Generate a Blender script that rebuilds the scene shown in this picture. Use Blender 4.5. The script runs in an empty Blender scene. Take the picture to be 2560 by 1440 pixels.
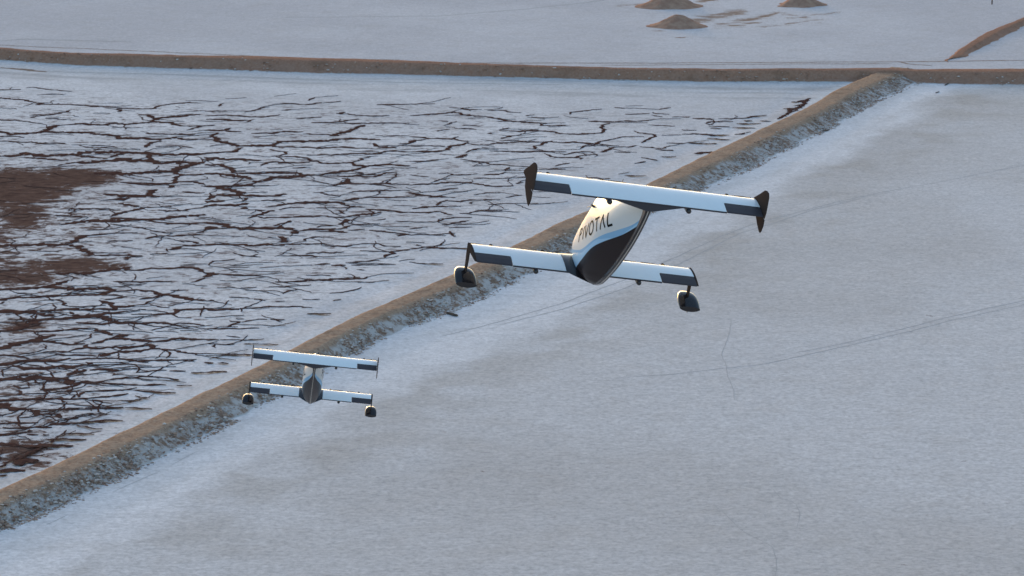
import bpy, bmesh, math
import numpy as np
from mathutils import Matrix, Vector

# ------------------------------------------------------------------ camera, sky, sun, exposure
scene = bpy.context.scene
C = scene.collection
CAM_H = 55.0
PITCH = math.radians(11.3)
HFOV = math.radians(18.0)
cam_d = bpy.data.cameras.new("camera")
cam_d.sensor_width = 36.0
cam_d.angle = HFOV
cam_d.clip_start = 0.5
cam_d.clip_end = 20000.0
cam_d.dof.use_dof = True
cam_d.dof.focus_distance = 54.0
cam_d.dof.aperture_fstop = 8.0
cam = bpy.data.objects.new("camera", cam_d)
C.objects.link(cam)
cam.location = (0, 0, CAM_H)
cam.rotation_euler = (math.pi / 2 - PITCH, 0, 0)
scene.camera = cam

SUN_EL = math.radians(6.0)
SUN_AZ = math.radians(-16.0)          # measured from +Y, clockwise positive (so: ahead and to the left)
world = bpy.data.worlds.new("World")
scene.world = world
world.use_nodes = True
wn = world.node_tree
sky = wn.nodes.new("ShaderNodeTexSky")
sky.sky_type = 'NISHITA'
sky.sun_disc = False
sky.sun_elevation = SUN_EL
sky.sun_rotation = SUN_AZ
sky.air_density = 1.0
sky.dust_density = 3.0
sky.ozone_density = 1.75
bg = wn.nodes["Background"]
bg.inputs["Strength"].default_value = 0.15
wn.links.new(sky.outputs[0], bg.inputs[0])

sun_d = bpy.data.lights.new("sun", 'SUN')
sun_d.energy = 0.30
sun_d.angle = math.radians(0.6)
sun_d.color = (1.0, 0.78, 0.56)
sun = bpy.data.objects.new("sun", sun_d)
C.objects.link(sun)
to_sun = Vector((math.sin(SUN_AZ) * math.cos(SUN_EL), math.cos(SUN_AZ) * math.cos(SUN_EL), math.sin(SUN_EL)))
sun.rotation_euler = to_sun.to_track_quat('Z', 'Y').to_euler()
sun.location = (-200, 300, 120)

scene.view_settings.view_transform = 'Standard'
scene.view_settings.look = 'None'
scene.view_settings.gamma = 1.0
scene.view_settings.exposure = 1.95

# ------------------------------------------------------------------ helpers
rng = np.random.default_rng(7)
FPX = 1280 / math.tan(HFOV / 2)
_f = np.array([0, math.cos(PITCH), -math.sin(PITCH)])
_u = np.array([0, math.sin(PITCH), math.cos(PITCH)])


def ground(px, z=0.0):
    """point of the level z under a place seen in the photograph -> world XY (site survey)"""
    px = np.atleast_2d(np.asarray(px, float))
    r = _f + np.array([1, 0, 0]) * ((px[:, :1] - 1280) / FPX) - _u * ((px[:, 1:2] - 720) / FPX)
    t = (z - CAM_H) / r[:, 2:3]
    return (np.array([0, 0, CAM_H]) + r * t)[:, :2]


def seen(xy):
    P = np.column_stack([xy, np.full(len(xy), -CAM_H)])
    d = P @ _f
    return np.column_stack([1280 + FPX * P[:, 0] / d, 720 - FPX * (P @ _u) / d])


def hash2(ix, iy, seed):
    n = (ix.astype(np.int64) * 374761393 + iy.astype(np.int64) * 668265263 + seed * 1442695041) & 0xFFFFFFFF
    n = ((n ^ (n >> 13)) * 1274126177) & 0xFFFFFFFF
    return ((n ^ (n >> 16)) & 0xFFFFFF) / 0xFFFFFF


def vnoise(x, y, seed=0):
    x = np.asarray(x, float); y = np.asarray(y, float)
    ix = np.floor(x); iy = np.floor(y); fx = x - ix; fy = y - iy
    fx = fx * fx * (3 - 2 * fx); fy = fy * fy * (3 - 2 * fy)
    a = hash2(ix, iy, seed); b = hash2(ix + 1, iy, seed); c = hash2(ix, iy + 1, seed); d = hash2(ix + 1, iy + 1, seed)
    return (a * (1 - fx) + b * fx) * (1 - fy) + (c * (1 - fx) + d * fx) * fy * 1.0


def fbm(x, y, seed=0, octs=4):
    s = 0; a = 0.5; t = 0
    for o in range(octs):
        s = s + a * vnoise(x * 2 ** o, y * 2 ** o, seed + 17 * o); t += a; a *= 0.5
    return s / t


def mesh_from(name, V, F, smooth=True):
    me = bpy.data.meshes.new(name)
    me.from_pydata([tuple(map(float, v)) for v in V], [], [tuple(map(int, f)) for f in F])
    if smooth:
        me.polygons.foreach_set("use_smooth", [True] * len(me.polygons))
    me.update()
    return me


def obj(name, me, mat=None, parent=None, **props):
    o = bpy.data.objects.new(name, me)
    C.objects.link(o)
    if mat is not None and not me.materials:
        me.materials.append(mat)
    if parent is not None:
        o.parent = parent
    for k, v in props.items():
        o[k] = v
    return o


def grid_faces(nr, nc, off=0, wrap=False):
    F = []
    for i in range(nr - 1):
        for j in range(nc - (0 if wrap else 1)):
            k = (j + 1) % nc
            F.append((off + i * nc + j, off + i * nc + k, off + (i + 1) * nc + k, off + (i + 1) * nc + j))
    return F


def attr(me, name, vals):
    a = me.attributes.new(name, 'FLOAT', 'POINT')
    a.data.foreach_set("value", np.ascontiguousarray(vals, dtype=np.float32).ravel())


def cattr(me, name, rgb):
    a = me.attributes.new(name, 'FLOAT_COLOR', 'POINT')
    c = np.ones((len(rgb), 4), np.float32); c[:, :3] = rgb
    a.data.foreach_set("color", c.ravel())


class NT:
    def __init__(self, name):
        self.m = bpy.data.materials.new(name)
        self.m.use_nodes = True
        self.t = self.m.node_tree
        self.b = self.t.nodes["Principled BSDF"]

    def n(self, typ, **kw):
        x = self.t.nodes.new(typ)
        for k, v in kw.items():
            setattr(x, k, v)
        return x

    def l(self, a, b):
        self.t.links.new(a, b)

    def at(self, name, out="Fac"):
        x = self.n("ShaderNodeAttribute"); x.attribute_name = name
        return x.outputs[out]

    def pos(self, scale=(1, 1, 1)):
        g = self.n("ShaderNodeNewGeometry"); mp = self.n("ShaderNodeMapping")
        mp.inputs["Scale"].default_value = scale
        self.l(g.outputs["Position"], mp.inputs["Vector"])
        return mp.outputs[0]

    def noise(self, vec, scale, detail=4, rough=0.6, dist=0.0):
        x = self.n("ShaderNodeTexNoise")
        x.inputs["Scale"].default_value = scale; x.inputs["Detail"].default_value = detail
        x.inputs["Roughness"].default_value = rough; x.inputs["Distortion"].default_value = dist
        if vec is not None:
            self.l(vec, x.inputs["Vector"])
        return x.outputs["Fac"]

    def ramp(self, fac, lo, hi, a=0.0, b=1.0):
        x = self.n("ShaderNodeMapRange"); x.interpolation_type = 'SMOOTHSTEP'
        x.inputs["From Min"].default_value = lo; x.inputs["From Max"].default_value = hi
        x.inputs["To Min"].default_value = a; x.inputs["To Max"].default_value = b
        self.l(fac, x.inputs["Value"])
        return x.outputs[0]

    def math(self, op, a, b=None):
        x = self.n("ShaderNodeMath", operation=op)
        for i, v in enumerate((a, b)):
            if v is None: continue
            if isinstance(v, (int, float)): x.inputs[i].default_value = v
            else: self.l(v, x.inputs[i])
        return x.outputs[0]

    def mix(self, fac, a, b, mode='MIX'):
        x = self.n("ShaderNodeMix", data_type='RGBA', blend_type=mode)
        for i, v in ((0, fac), (6, a), (7, b)):
            if isinstance(v, (int, float)): x.inputs[i].default_value = v
            elif isinstance(v, tuple): x.inputs[i].default_value = (*v, 1)
            else: self.l(v, x.inputs[i])
        return x.outputs[2]

    def bump(self, h, strength=0.5, dist=0.05):
        x = self.n("ShaderNodeBump")
        x.inputs["Strength"].default_value = strength; x.inputs["Distance"].default_value = dist
        self.l(h, x.inputs["Height"]); self.l(x.outputs[0], self.b.inputs["Normal"])

    def set(self, color=None, rough=None, spec=None, metal=None, coat=None):
        if color is not None:
            if isinstance(color, tuple): self.b.inputs["Base Color"].default_value = (*color, 1)
            else: self.l(color, self.b.inputs["Base Color"])
        if rough is not None: self.b.inputs["Roughness"].default_value = rough
        if spec is not None: self.b.inputs["Specular IOR Level"].default_value = spec
        if metal is not None: self.b.inputs["Metallic"].default_value = metal
        if coat is not None:
            self.b.inputs["Coat Weight"].default_value = coat; self.b.inputs["Coat Roughness"].default_value = 0.08
        return self.m


# ------------------------------------------------------------------ materials
def mat_ground():
    t = NT("salt_ground")
    base = t.at("base", "Color"); mud = t.at("mud"); speck = t.at("speck"); crust = t.at("crust")
    p = t.pos()
    n1 = t.noise(p, 2.3, 7, 0.75); n2 = t.noise(p, 0.22, 4, 0.6); n3 = t.noise(p, 5.0, 3, 0.6)
    n4 = t.noise(t.pos((0.55, 1.0, 1.0)), 0.9, 5, 0.7, 1.2)
    c = t.mix(t.math('MULTIPLY', t.ramp(n1, 0.42, 0.66), t.math('MULTIPLY', speck, 0.85)), base, (0.29, 0.275, 0.27))
    c = t.mix(t.math('MULTIPLY', t.ramp(n3, 0.5, 0.75), 0.22), c, (0.27, 0.26, 0.26))
    c = t.mix(t.math('MULTIPLY', t.ramp(n2, 0.45, 0.75), 0.20), c, (0.42, 0.37, 0.33))
    # thin hairline cracks and damp spots of the crust
    hair = t.math('MULTIPLY', t.ramp(n4, 0.51, 0.63), crust)
    c = t.mix(t.math('MULTIPLY', hair, 0.75), c, (0.11, 0.066, 0.055))
    g1 = t.noise(t.pos((0.8, 1.0, 1.0)), 2.6, 5, 0.8); g2 = t.noise(t.pos((0.7, 1.0, 1.0)), 0.8, 4, 0.7)
    gv = t.math('MULTIPLY', t.ramp(g1, 0.28, 0.72, 0.86, 1.10), t.ramp(g2, 0.3, 0.7, 0.92, 1.06))
    cx = t.n("ShaderNodeCombineXYZ")
    for i_ in range(3): t.l(gv, cx.inputs[i_])
    c = t.mix(1.0, c, cx.outputs[0], 'MULTIPLY')
    # brown mud showing through the salt
    nm = t.noise(t.pos((0.7, 1, 1)), 0.8, 6, 0.75, 0.6)
    mm = t.ramp(t.math('ADD', mud, t.math('MULTIPLY', t.math('SUBTRACT', nm, 0.5), 2.4)), 0.34, 0.66)
    mc = t.mix(t.ramp(t.noise(t.pos((0.6, 1.3, 1)), 1.0, 6, 0.75), 0.3, 0.7), (0.060, 0.036, 0.031), (0.155, 0.095, 0.073))
    c = t.mix(mm, c, mc)
    dd = t.ramp(t.math('ADD', t.at('dirt'), t.math('MULTIPLY', t.math('SUBTRACT', t.noise(t.pos((0.5, 1, 1)), 0.5, 6, 0.8, 0.8), 0.5), 2.6)), 0.38, 0.72)
    c = t.mix(dd, c, t.mix(t.noise(p, 0.7, 5, 0.7), (0.20, 0.135, 0.10), (0.34, 0.26, 0.21)))
    h = t.math('ADD', t.math('MULTIPLY', n1, 0.6), t.math('MULTIPLY', n3, 0.25))
    t.bump(h, 0.6, 0.07)
    return t.set(c, 1.0, 0.0)


def mat_mud():
    t = NT("dark_mud")
    p = t.pos()
    c = t.mix(t.ramp(t.noise(p, 1.3, 5, 0.7), 0.35, 0.7), (0.055, 0.030, 0.026), (0.105, 0.058, 0.045))
    t.bump(t.noise(p, 4.0, 4, 0.7), 0.6, 0.06)
    return t.set(c, 1.0, 0.0)


def mat_simple_noise(name, a, b, scale=2.0, rough=0.85, bump=0.05):
    t = NT(name)
    p = t.pos()
    c = t.mix(t.ramp(t.noise(p, scale, 6, 0.7), 0.35, 0.68), a, b)
    t.bump(t.noise(p, scale * 2.3, 5, 0.7), 0.5, bump)
    return t.set(c, rough, 0.0)


def mat_levee(name, soil_a, soil_b, salt, toe):
    t = NT(name)
    v = t.at("prof")
    p = t.pos()
    n = t.noise(p, 0.9, 6, 0.75); nb = t.noise(p, 0.35, 4, 0.6); nf = t.noise(p, 3.2, 4, 0.7)
    soil = t.mix(t.ramp(nf, 0.3, 0.7), soil_a, soil_b)
    soil = t.mix(t.math('MULTIPLY', t.ramp(nb, 0.5, 0.7), 0.35), soil, (0.13, 0.085, 0.06))
    edge = t.math('ADD', v, t.math('MULTIPLY', t.math('SUBTRACT', nb, 0.5), 0.5))
    low = t.ramp(edge, 0.38, 0.56, 1.0, 0.0)
    low = t.math('MULTIPLY', low, toe)
    saltm = t.math('MULTIPLY', low, t.ramp(n, 0.40, 0.56))
    c = t.mix(t.math('MULTIPLY', low, t.ramp(nf, 0.35, 0.6, 0.3, 0.85)), soil, (0.165, 0.100, 0.072))
    c = t.mix(t.math('MULTIPLY', saltm, 0.75), c, salt)
    foot = t.ramp(t.math('ADD', v, t.math('MULTIPLY', t.math('SUBTRACT', n, 0.5), 0.2)), 0.0, 0.07, 1.0, 0.0)
    c = t.mix(foot, c, (0.50, 0.50, 0.50))
    t.bump(t.math('ADD', t.math('MULTIPLY', n, 0.6), t.math('MULTIPLY', nf, 0.4)), 0.7, 0.15)
    return t.set(c, 1.0, 0.0)


def mat_scrub():
    t = NT("rust_scrub")
    v = t.at("tone")
    c = t.mix(t.ramp(v, 0.0, 0.5), (0.24, 0.15, 0.115), (0.36, 0.25, 0.19))
    c = t.mix(t.ramp(v, 0.5, 0.95), c, (0.56, 0.51, 0.48))
    return t.set(c, 1.0, 0.0)


def mat_paint(name, col, rough, coat=0.0, spec=0.5):
    t = NT(name)
    tc = t.n("ShaderNodeTexCoord")
    n = t.noise(tc.outputs["Object"], 3.0, 5, 0.65)
    c = t.mix(t.math('MULTIPLY', t.ramp(n, 0.4, 0.75), 0.12), col, tuple(x * 0.72 for x in col))
    r = t.ramp(n, 0.3, 0.75, rough * 0.9, rough * 1.2)
    t.l(r, t.b.inputs["Roughness"])
    return t.set(c, None, spec, None, coat)


def mat_hull():
    t = NT("hull_paint")
    a = t.ramp(t.at("paint_white"), -0.005, 0.005)
    m = t.ramp(t.at("paint_mid"), -0.006, 0.006)
    b = t.ramp(t.at("paint_dark"), -0.005, 0.005)
    blue = t.mix(m, (0.36, 0.56, 0.76), (0.24, 0.44, 0.66))
    c = t.mix(b, (0.020, 0.012, 0.012), blue)
    c = t.mix(a, c, (0.63, 0.63, 0.64))
    return t.set(c, 0.32, 0.16, None, 0.05)


M = dict(
    ground=mat_ground(), mud=mat_mud(),
    track=mat_simple_noise("pressed_salt", (0.36, 0.345, 0.34), (0.42, 0.405, 0.40), 1.5),
    dirt=mat_simple_noise("spilled_dirt", (0.20, 0.145, 0.115), (0.31, 0.24, 0.19), 1.2),
    mound=mat_simple_noise("mound_soil", (0.31, 0.18, 0.128), (0.42, 0.265, 0.19), 0.9, 0.9, 0.12),
    wood=mat_simple_noise("weathered_wood", (0.09, 0.065, 0.05), (0.18, 0.13, 0.10), 3.0),
    levee=mat_levee("levee_soil", (0.26, 0.170, 0.120), (0.42, 0.300, 0.215), (0.54, 0.51, 0.50), 1.0),
    levee_far=mat_levee("far_levee_soil", (0.27, 0.145, 0.098), (0.37, 0.21, 0.145), (0.44, 0.36, 0.31), 0.15),
    scrub_a=mat_scrub(),
    white=mat_paint("white_paint", (0.78, 0.79, 0.80), 0.32, 0.25),
    slate=mat_paint("slate_paint", (0.050, 0.043, 0.050), 0.45, 0.0, 0.2),
    dark=mat_paint("dark_carbon", (0.016, 0.013, 0.014), 0.2, 0.3, 0.45),
    tip=mat_paint("winglet_paint", (0.058, 0.042, 0.036), 0.7, 0.0, 0.0),
    strip=mat_paint("pale_strip", (0.42, 0.37, 0.33), 0.3, 0.2),
    letter=mat_paint("letter_black", (0.010, 0.010, 0.012), 0.6, 0.0, 0.05),
    hull=mat_hull(),
)

# ------------------------------------------------------------------ site survey: levees
LEVEE_H = 1.1
crest_px = [(0, 1224), (100, 1180), (200, 1140), (300, 1084), (400, 1036), (512, 982), (732, 878), (812, 830), (932, 768), (1012, 740),
            (1136, 686), (1283, 617), (1392, 560), (1472, 526), (1616, 464), (1680, 432), (1792, 376), (1916, 318), (2032, 266),
            (2080, 231), (2133, 204), (2224, 170)]
toe_px = [(0, 1322), (156, 1266), (281, 1200), (484, 1106), (609, 1034), (872, 889), (1005, 819), (1083, 794), (1228, 733), (1305, 692),
          (1500, 588), (1742, 476), (1822, 442), (1888, 414), (1986, 360), (2106, 301), (2167, 261), (2271, 216)]
crest = ground(crest_px, LEVEE_H)
toe = ground(toe_px, 0.0)
D0 = toe[0].copy()
Ddir = toe[-1] - toe[0]; DL = np.linalg.norm(Ddir); Ddir /= DL
Dn = np.array([-Ddir[1], Ddir[0]])          # to the left (towards the cracked pond)


def dcoord(xy):
    q = np.asarray(xy) - D0
    return q @ Ddir, q @ Dn


cs, cn = dcoord(crest); ts, tn = dcoord(toe)


def smooth_line(s0, n0, sig):
    u = np.arange(s0.min() - 40, s0.max() + 40, 1.0); v = np.interp(u, s0, n0)
    k = np.exp(-0.5 * (np.arange(-40, 41) / sig) ** 2); k /= k.sum()
    return u, np.convolve(np.pad(v, 40, mode='edge'), k, 'valid')


_tl = smooth_line(ts, tn, 4.0); _cl = smooth_line(cs, cn, 7.0)


def toe_n(s): return np.interp(s, *_tl)


def crest_n(s): return np.maximum(np.interp(s, *_cl), toe_n(s) + 1.6)


FAR_H = 1.4
fcrest_px = [(0, 122), (200, 131), (390, 137), (625, 140), (781, 145), (1000, 151), (1280, 162), (1560, 171), (1950, 172), (2224, 169), (2302, 172), (2560, 172)]
ftoe_px = [(0, 150), (195, 164), (390, 170), (586, 176), (781, 183.5), (1000, 187), (1280, 194), (1560, 201), (1755, 205), (2107, 205), (2283, 206), (2380, 211), (2560, 213)]
fc = ground(fcrest_px, FAR_H); ft = ground(ftoe_px, 0.0)


def ext(P):
    P = P[np.argsort(P[:, 0])]
    a = P[0] + (P[0] - P[2]) / np.linalg.norm(P[0] - P[2]) * 260
    b = P[-1] + np.array([260, 0])
    return np.vstack([a, P, b])


fc = ext(fc); ft = ext(ft)


def fcrest_y(x): return np.maximum(np.interp(x, fc[:, 0], fc[:, 1]), ftoe_y(x) + 2.2)


def ftoe_y(x): return np.interp(x, ft[:, 0], ft[:, 1])


# ------------------------------------------------------------------ the ground: one sheet to the horizon
xs = np.concatenate([[-9000, -3500, -1400, -600, -300, -190], np.arange(-130, 130.1, 0.8), [190, 300, 600, 1400, 3500, 9000]])
ys = np.concatenate([[-6000, -2000, -600, -200, 0, 60, 100], np.arange(130, 560.1, 0.8), [600, 680, 850, 1300, 2500, 5000, 12000]])
X, Y = np.meshgrid(xs, ys)
xy = np.column_stack([X.ravel(), Y.ravel()])
gs, gn = dcoord(xy)
dn = gn - toe_n(gs)                    # <0 : right-hand pond, distance from the near toe
dc = gn - crest_n(gs)                  # >0 : cracked pond
df = xy[:, 1] - ftoe_y(xy[:, 0])       # >0 : beyond the far toe
px = seen(xy)
x_, y_ = xy[:, 0], xy[:, 1]
nb = fbm(x_ / 14, y_ / 14, 3); nm = fbm(x_ / 4, y_ / 4, 9); nl = fbm(x_ / 45, y_ / 45, 21)
far = df > 3.0
left = (~far) & (dc > 0)
base = np.zeros((len(xy), 3)); speck = np.zeros(len(xy)); crust = np.zeros(len(xy)); mud = np.zeros(len(xy))


def lerp(a, b, t): return np.asarray(a) * (1 - t[:, None]) + np.asarray(b) * t[:, None]


def sstep(v, a, b):
    t = np.clip((v - a) / (b - a), 0, 1); return t * t * (3 - 2 * t)


# right-hand pond: smooth grey crust, whiter salt band along the levee
r_grey = lerp((0.52, 0.488, 0.475), (0.565, 0.537, 0.53), sstep(0.55 * nb + 0.45 * nl, 0.35, 0.65))
pl = sstep(fbm(x_ / 26 + 5, y_ / 60, 55), 0.45, 0.68)
r_grey = lerp(r_grey, (0.62, 0.60, 0.605), pl * 0.7)
band_w = 8.5 + 6 * (fbm(gs / 22, gs * 0 + 3, 5) - 0.5) + 4 * (nm - 0.5) + 5 * (nb - 0.5)
rb = 1 - sstep(-dn - band_w, -2.5, 1.8)
warm = 1.1 * sstep(-dn - band_w, -0.5, 1.5) * (1 - sstep(-dn - band_w, 2.0, 13.0)) * sstep(nm, 0.38, 0.62)
stv = fbm(gs / 14, dn / 1.3, 91)
r_col = lerp(r_grey, (0.69, 0.67, 0.68), rb * np.clip(0.95 + 1.6 * (stv - 0.5), 0, 1))
r_col = r_col * (1 - 0.30 * warm[:, None]) + np.array((0.36, 0.31, 0.26)) * 0.30 * warm[:, None]
# left-hand pond: white plates with a bare strip along both levees
l_col = lerp((0.60, 0.58, 0.59), (0.68, 0.66, 0.67), sstep(nb, 0.35, 0.65))
strip = 1 - sstep(dc - 4.2 - 3 * (nm - 0.5), -1.0, 1.0)
stripf = sstep(df + 15 + 6 * (nm - 0.5), -1.5, 1.5)
l_col = lerp(l_col, (0.60, 0.58, 0.585), np.maximum(strip, stripf) * (0.4 + 0.6 * (nm > 0.45)))
stl = fbm(gs / 14, dc / 1.3, 93); stf = fbm(x_ / 30, df / 1.6, 95)
l_col = l_col * (1 - 0.22 * (strip * sstep(stl, .5, .65) + stripf * sstep(stf, .48, .62)))[:, None]
bright = np.exp(-((dc - 2.1) / 0.8) ** 2)
l_col = lerp(l_col, (0.68, 0.69, 0.70), bright * 0.8)
f_col = lerp((0.52, 0.50, 0.515), (0.58, 0.56, 0.575), sstep(0.5 * nb + 0.5 * nl, 0.35, 0.65))
base[:] = r_col
base[left] = l_col[left]
base[far] = f_col[far]
speck[:] = 0.55 * (1 - 0.3 * rb); speck[left] = 0.55; speck[far] = 0.45
crust[:] = 0.0
ccent = sstep(dc, 5, 14) * sstep(-df, 16, 40)
crust[left] = (ccent * np.clip(0.35 + 0.9 * (1 - sstep(px[:, 0], 500, 1900)), 0, 1))[left]


def blob(cx, cy, rx, ry, k=1.0):
    return k * np.exp(-(((px[:, 0] - cx) / rx) ** 2 + ((px[:, 1] - cy) / ry) ** 2) ** 1.5)


m = np.zeros(len(xy))
for b in [(20, 470, 190, 62, 1.0), (180, 445, 150, 30, .95), (60, 540, 90, 45, .85), (30, 690, 150, 34, .85), (180, 662, 150, 24, .9), (20, 655, 60, 20, .6),
          (60, 815, 90, 26, .7), (40, 1125, 110, 34, .8), (95, 1160, 60, 22, .6), (-120, 560, 180, 220, .9), (30, 990, 60, 30, .55)]:
    m = np.maximum(m, blob(*b))
for b in [(60, 560, 380, 250, .42), (60, 1000, 300, 240, .40), (300, 480, 330, 160, .28)]:
    m = np.maximum(m, blob(*b))
mud[left] = m[left]
dirt = np.zeros(len(xy))
for (ax, ay), (bx, by), r, k in [((1745, 52), (1850, 28), 34, .75), ((1800, 62), (1935, 36), 24, .62), ((1780, 70), (2080, 58), 18, .42), ((2010, 40), (2090, 30), 20, .45), ((1865, 51), (1935, 35), 12, .9), ((1830, 64), (1990, 44), 14, .55), ((1690, 94), (1712, 94), 8, .8),
                                 ((1550, 14), (1650, 6), 12, .6), ((1755, 2), (1800, -8), 24, .9), ((1940, 30), (2015, 44), 14, .6), ((1960, 60), (2060, 48), 12, .45), ((1620, 78), (1770, 76), 14, .35)]:
    q = np.column_stack([px[:, 0] - ax, (px[:, 1] - ay) * 4]); d_ = np.array([bx - ax, (by - ay) * 4.0])
    t_ = np.clip(q @ d_ / (d_ @ d_), 0, 1); dist = np.linalg.norm(q - t_[:, None] * d_, axis=1)
    dirt = np.maximum(dirt, k * np.exp(-(dist / r) ** 2))
dirt[~far] = 0
zz = 0.05 * (fbm(x_ / 9, y_ / 9, 31) - 0.5) - 0.10 * np.exp(-((dc - 5.0) / 1.2) ** 2) * left
V = np.column_stack([xy, zz])
gm = mesh_from("ground", V, grid_faces(len(ys), len(xs)))
cattr(gm, "base", base); attr(gm, "mud", mud); attr(gm, "speck", speck); attr(gm, "crust", crust); attr(gm, "dirt", dirt)
ground_o = obj("ground", gm, M['ground'], kind="structure", label="flat salt crusted pond beds reaching to the horizon")


# ------------------------------------------------------------------ levees
def levee_mesh(name, line, h, n_prof, ramp=0):
    """line: list of stations (toe xy, crest xy, outward unit normal to the near side); loft of a bank profile"""
    V = []; prof = []
    P = [(-0.25, -0.12, 0.0), (0.0, -0.01, 0.0), (0.10, 0.10, 0.1), (0.21, 0.28, 0.22), (0.32, 0.50, 0.36), (0.42, 0.74, 0.5), (0.51, 0.90, 0.60),
         (0.60, 0.945, 0.70), (0.70, 0.93, 0.78), (0.80, 0.975, 0.88), (0.90, 0.955, 0.94), (1.0, 1.0, 1.0)]
    tail = [(0.35, 0.88, 1.0), (0.8, 0.52, 1.0), (1.25, 0.16, 1.0), (1.6, -0.12, 1.0)]
    for i, (t, c, u) in enumerate(line):
        for a, z, p in P:
            V.append((t[0] + (c[0] - t[0]) * a, t[1] + (c[1] - t[1]) * a, z * h)); prof.append(p)
        for a, z, p in tail:
            V.append((c[0] - u[0] * a * h, c[1] - u[1] * a * h, z * h)); prof.append(p)
    V = np.array(V); prof = np.array(prof)
    if ramp:                                # the bank rises gently from its open end
        V[:, 2] *= np.clip(np.repeat(np.arange(len(line)), len(P) + len(tail)) / ramp, 0.02, 1) ** 0.8
    k = np.clip(V[:, 2] / h, 0, 1)
    d = (fbm(V[:, 0] / 1.3, V[:, 1] / 1.3, 41) - 0.5)
    V[:, 2] += k * (0.16 * h * (fbm(V[:, 0] / 7, V[:, 1] / 7, 77) - 0.5) + 0.12 * d)
    V[:, 0] += (1 - 0.85 * k) * 1.0 * (fbm(V[:, 0] / 2.2, V[:, 1] / 2.2, 51) - 0.5); V[:, 1] += (1 - 0.85 * k) * 0.8 * (fbm(V[:, 0] / 1.6, V[:, 1] / 1.6, 61) - 0.5)
    me = mesh_from(name, V, grid_faces(len(line), len(P) + len(tail)))
    attr(me, "prof", prof)
    return me


st = np.arange(-150, max(DL, cs.max()) + 2.0, 0.5)
line = []
for s in st:
    a = D0 + Ddir * s + Dn * toe_n(s); b = D0 + Ddir * s + Dn * crest_n(s)
    line.append((a, b, -Dn))
obj("diagonal_levee", levee_mesh("diagonal_levee", line, LEVEE_H, 11), M['levee'], kind="structure", label="tan earth levee running diagonally between the two ponds")
fl = []
for x in np.arange(-200, 200.1, 0.6):
    fl.append((np.array([x, ftoe_y(x)]), np.array([x, fcrest_y(x)]), np.array([0, -1.0])))
obj("far_levee", levee_mesh("far_levee", fl, FAR_H, 11), M['levee_far'], kind="structure", label="brown earth levee crossing the far side of the ponds")
sp_t = ground([(2362, 146), (2410, 143), (2560, 66), (2760, -28)], 0.0); sp_c = ground([(2368, 140), (2400, 118), (2470, 76), (2560, 40), (2760, -50)], 0.8)
sl = []
tt = np.linspace(0, 1, 120)


def along(P, t):
    L = np.concatenate([[0], np.cumsum(np.linalg.norm(np.diff(P, axis=0), axis=1))]); L /= L[-1]
    return np.column_stack([np.interp(t, L, P[:, 0]), np.interp(t, L, P[:, 1])])


A_, B_ = along(sp_t, tt), along(sp_c, tt)
for a, b in zip(A_, B_):
    u = (a - b) / max(np.linalg.norm(a - b), 0.1); sl.append((a, b, u))
obj("spur_levee", levee_mesh("spur_levee", sl, 0.6, 11, 22), M['levee_far'], kind="structure", label="short brown spur levee in the pond beyond the far levee")

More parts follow.
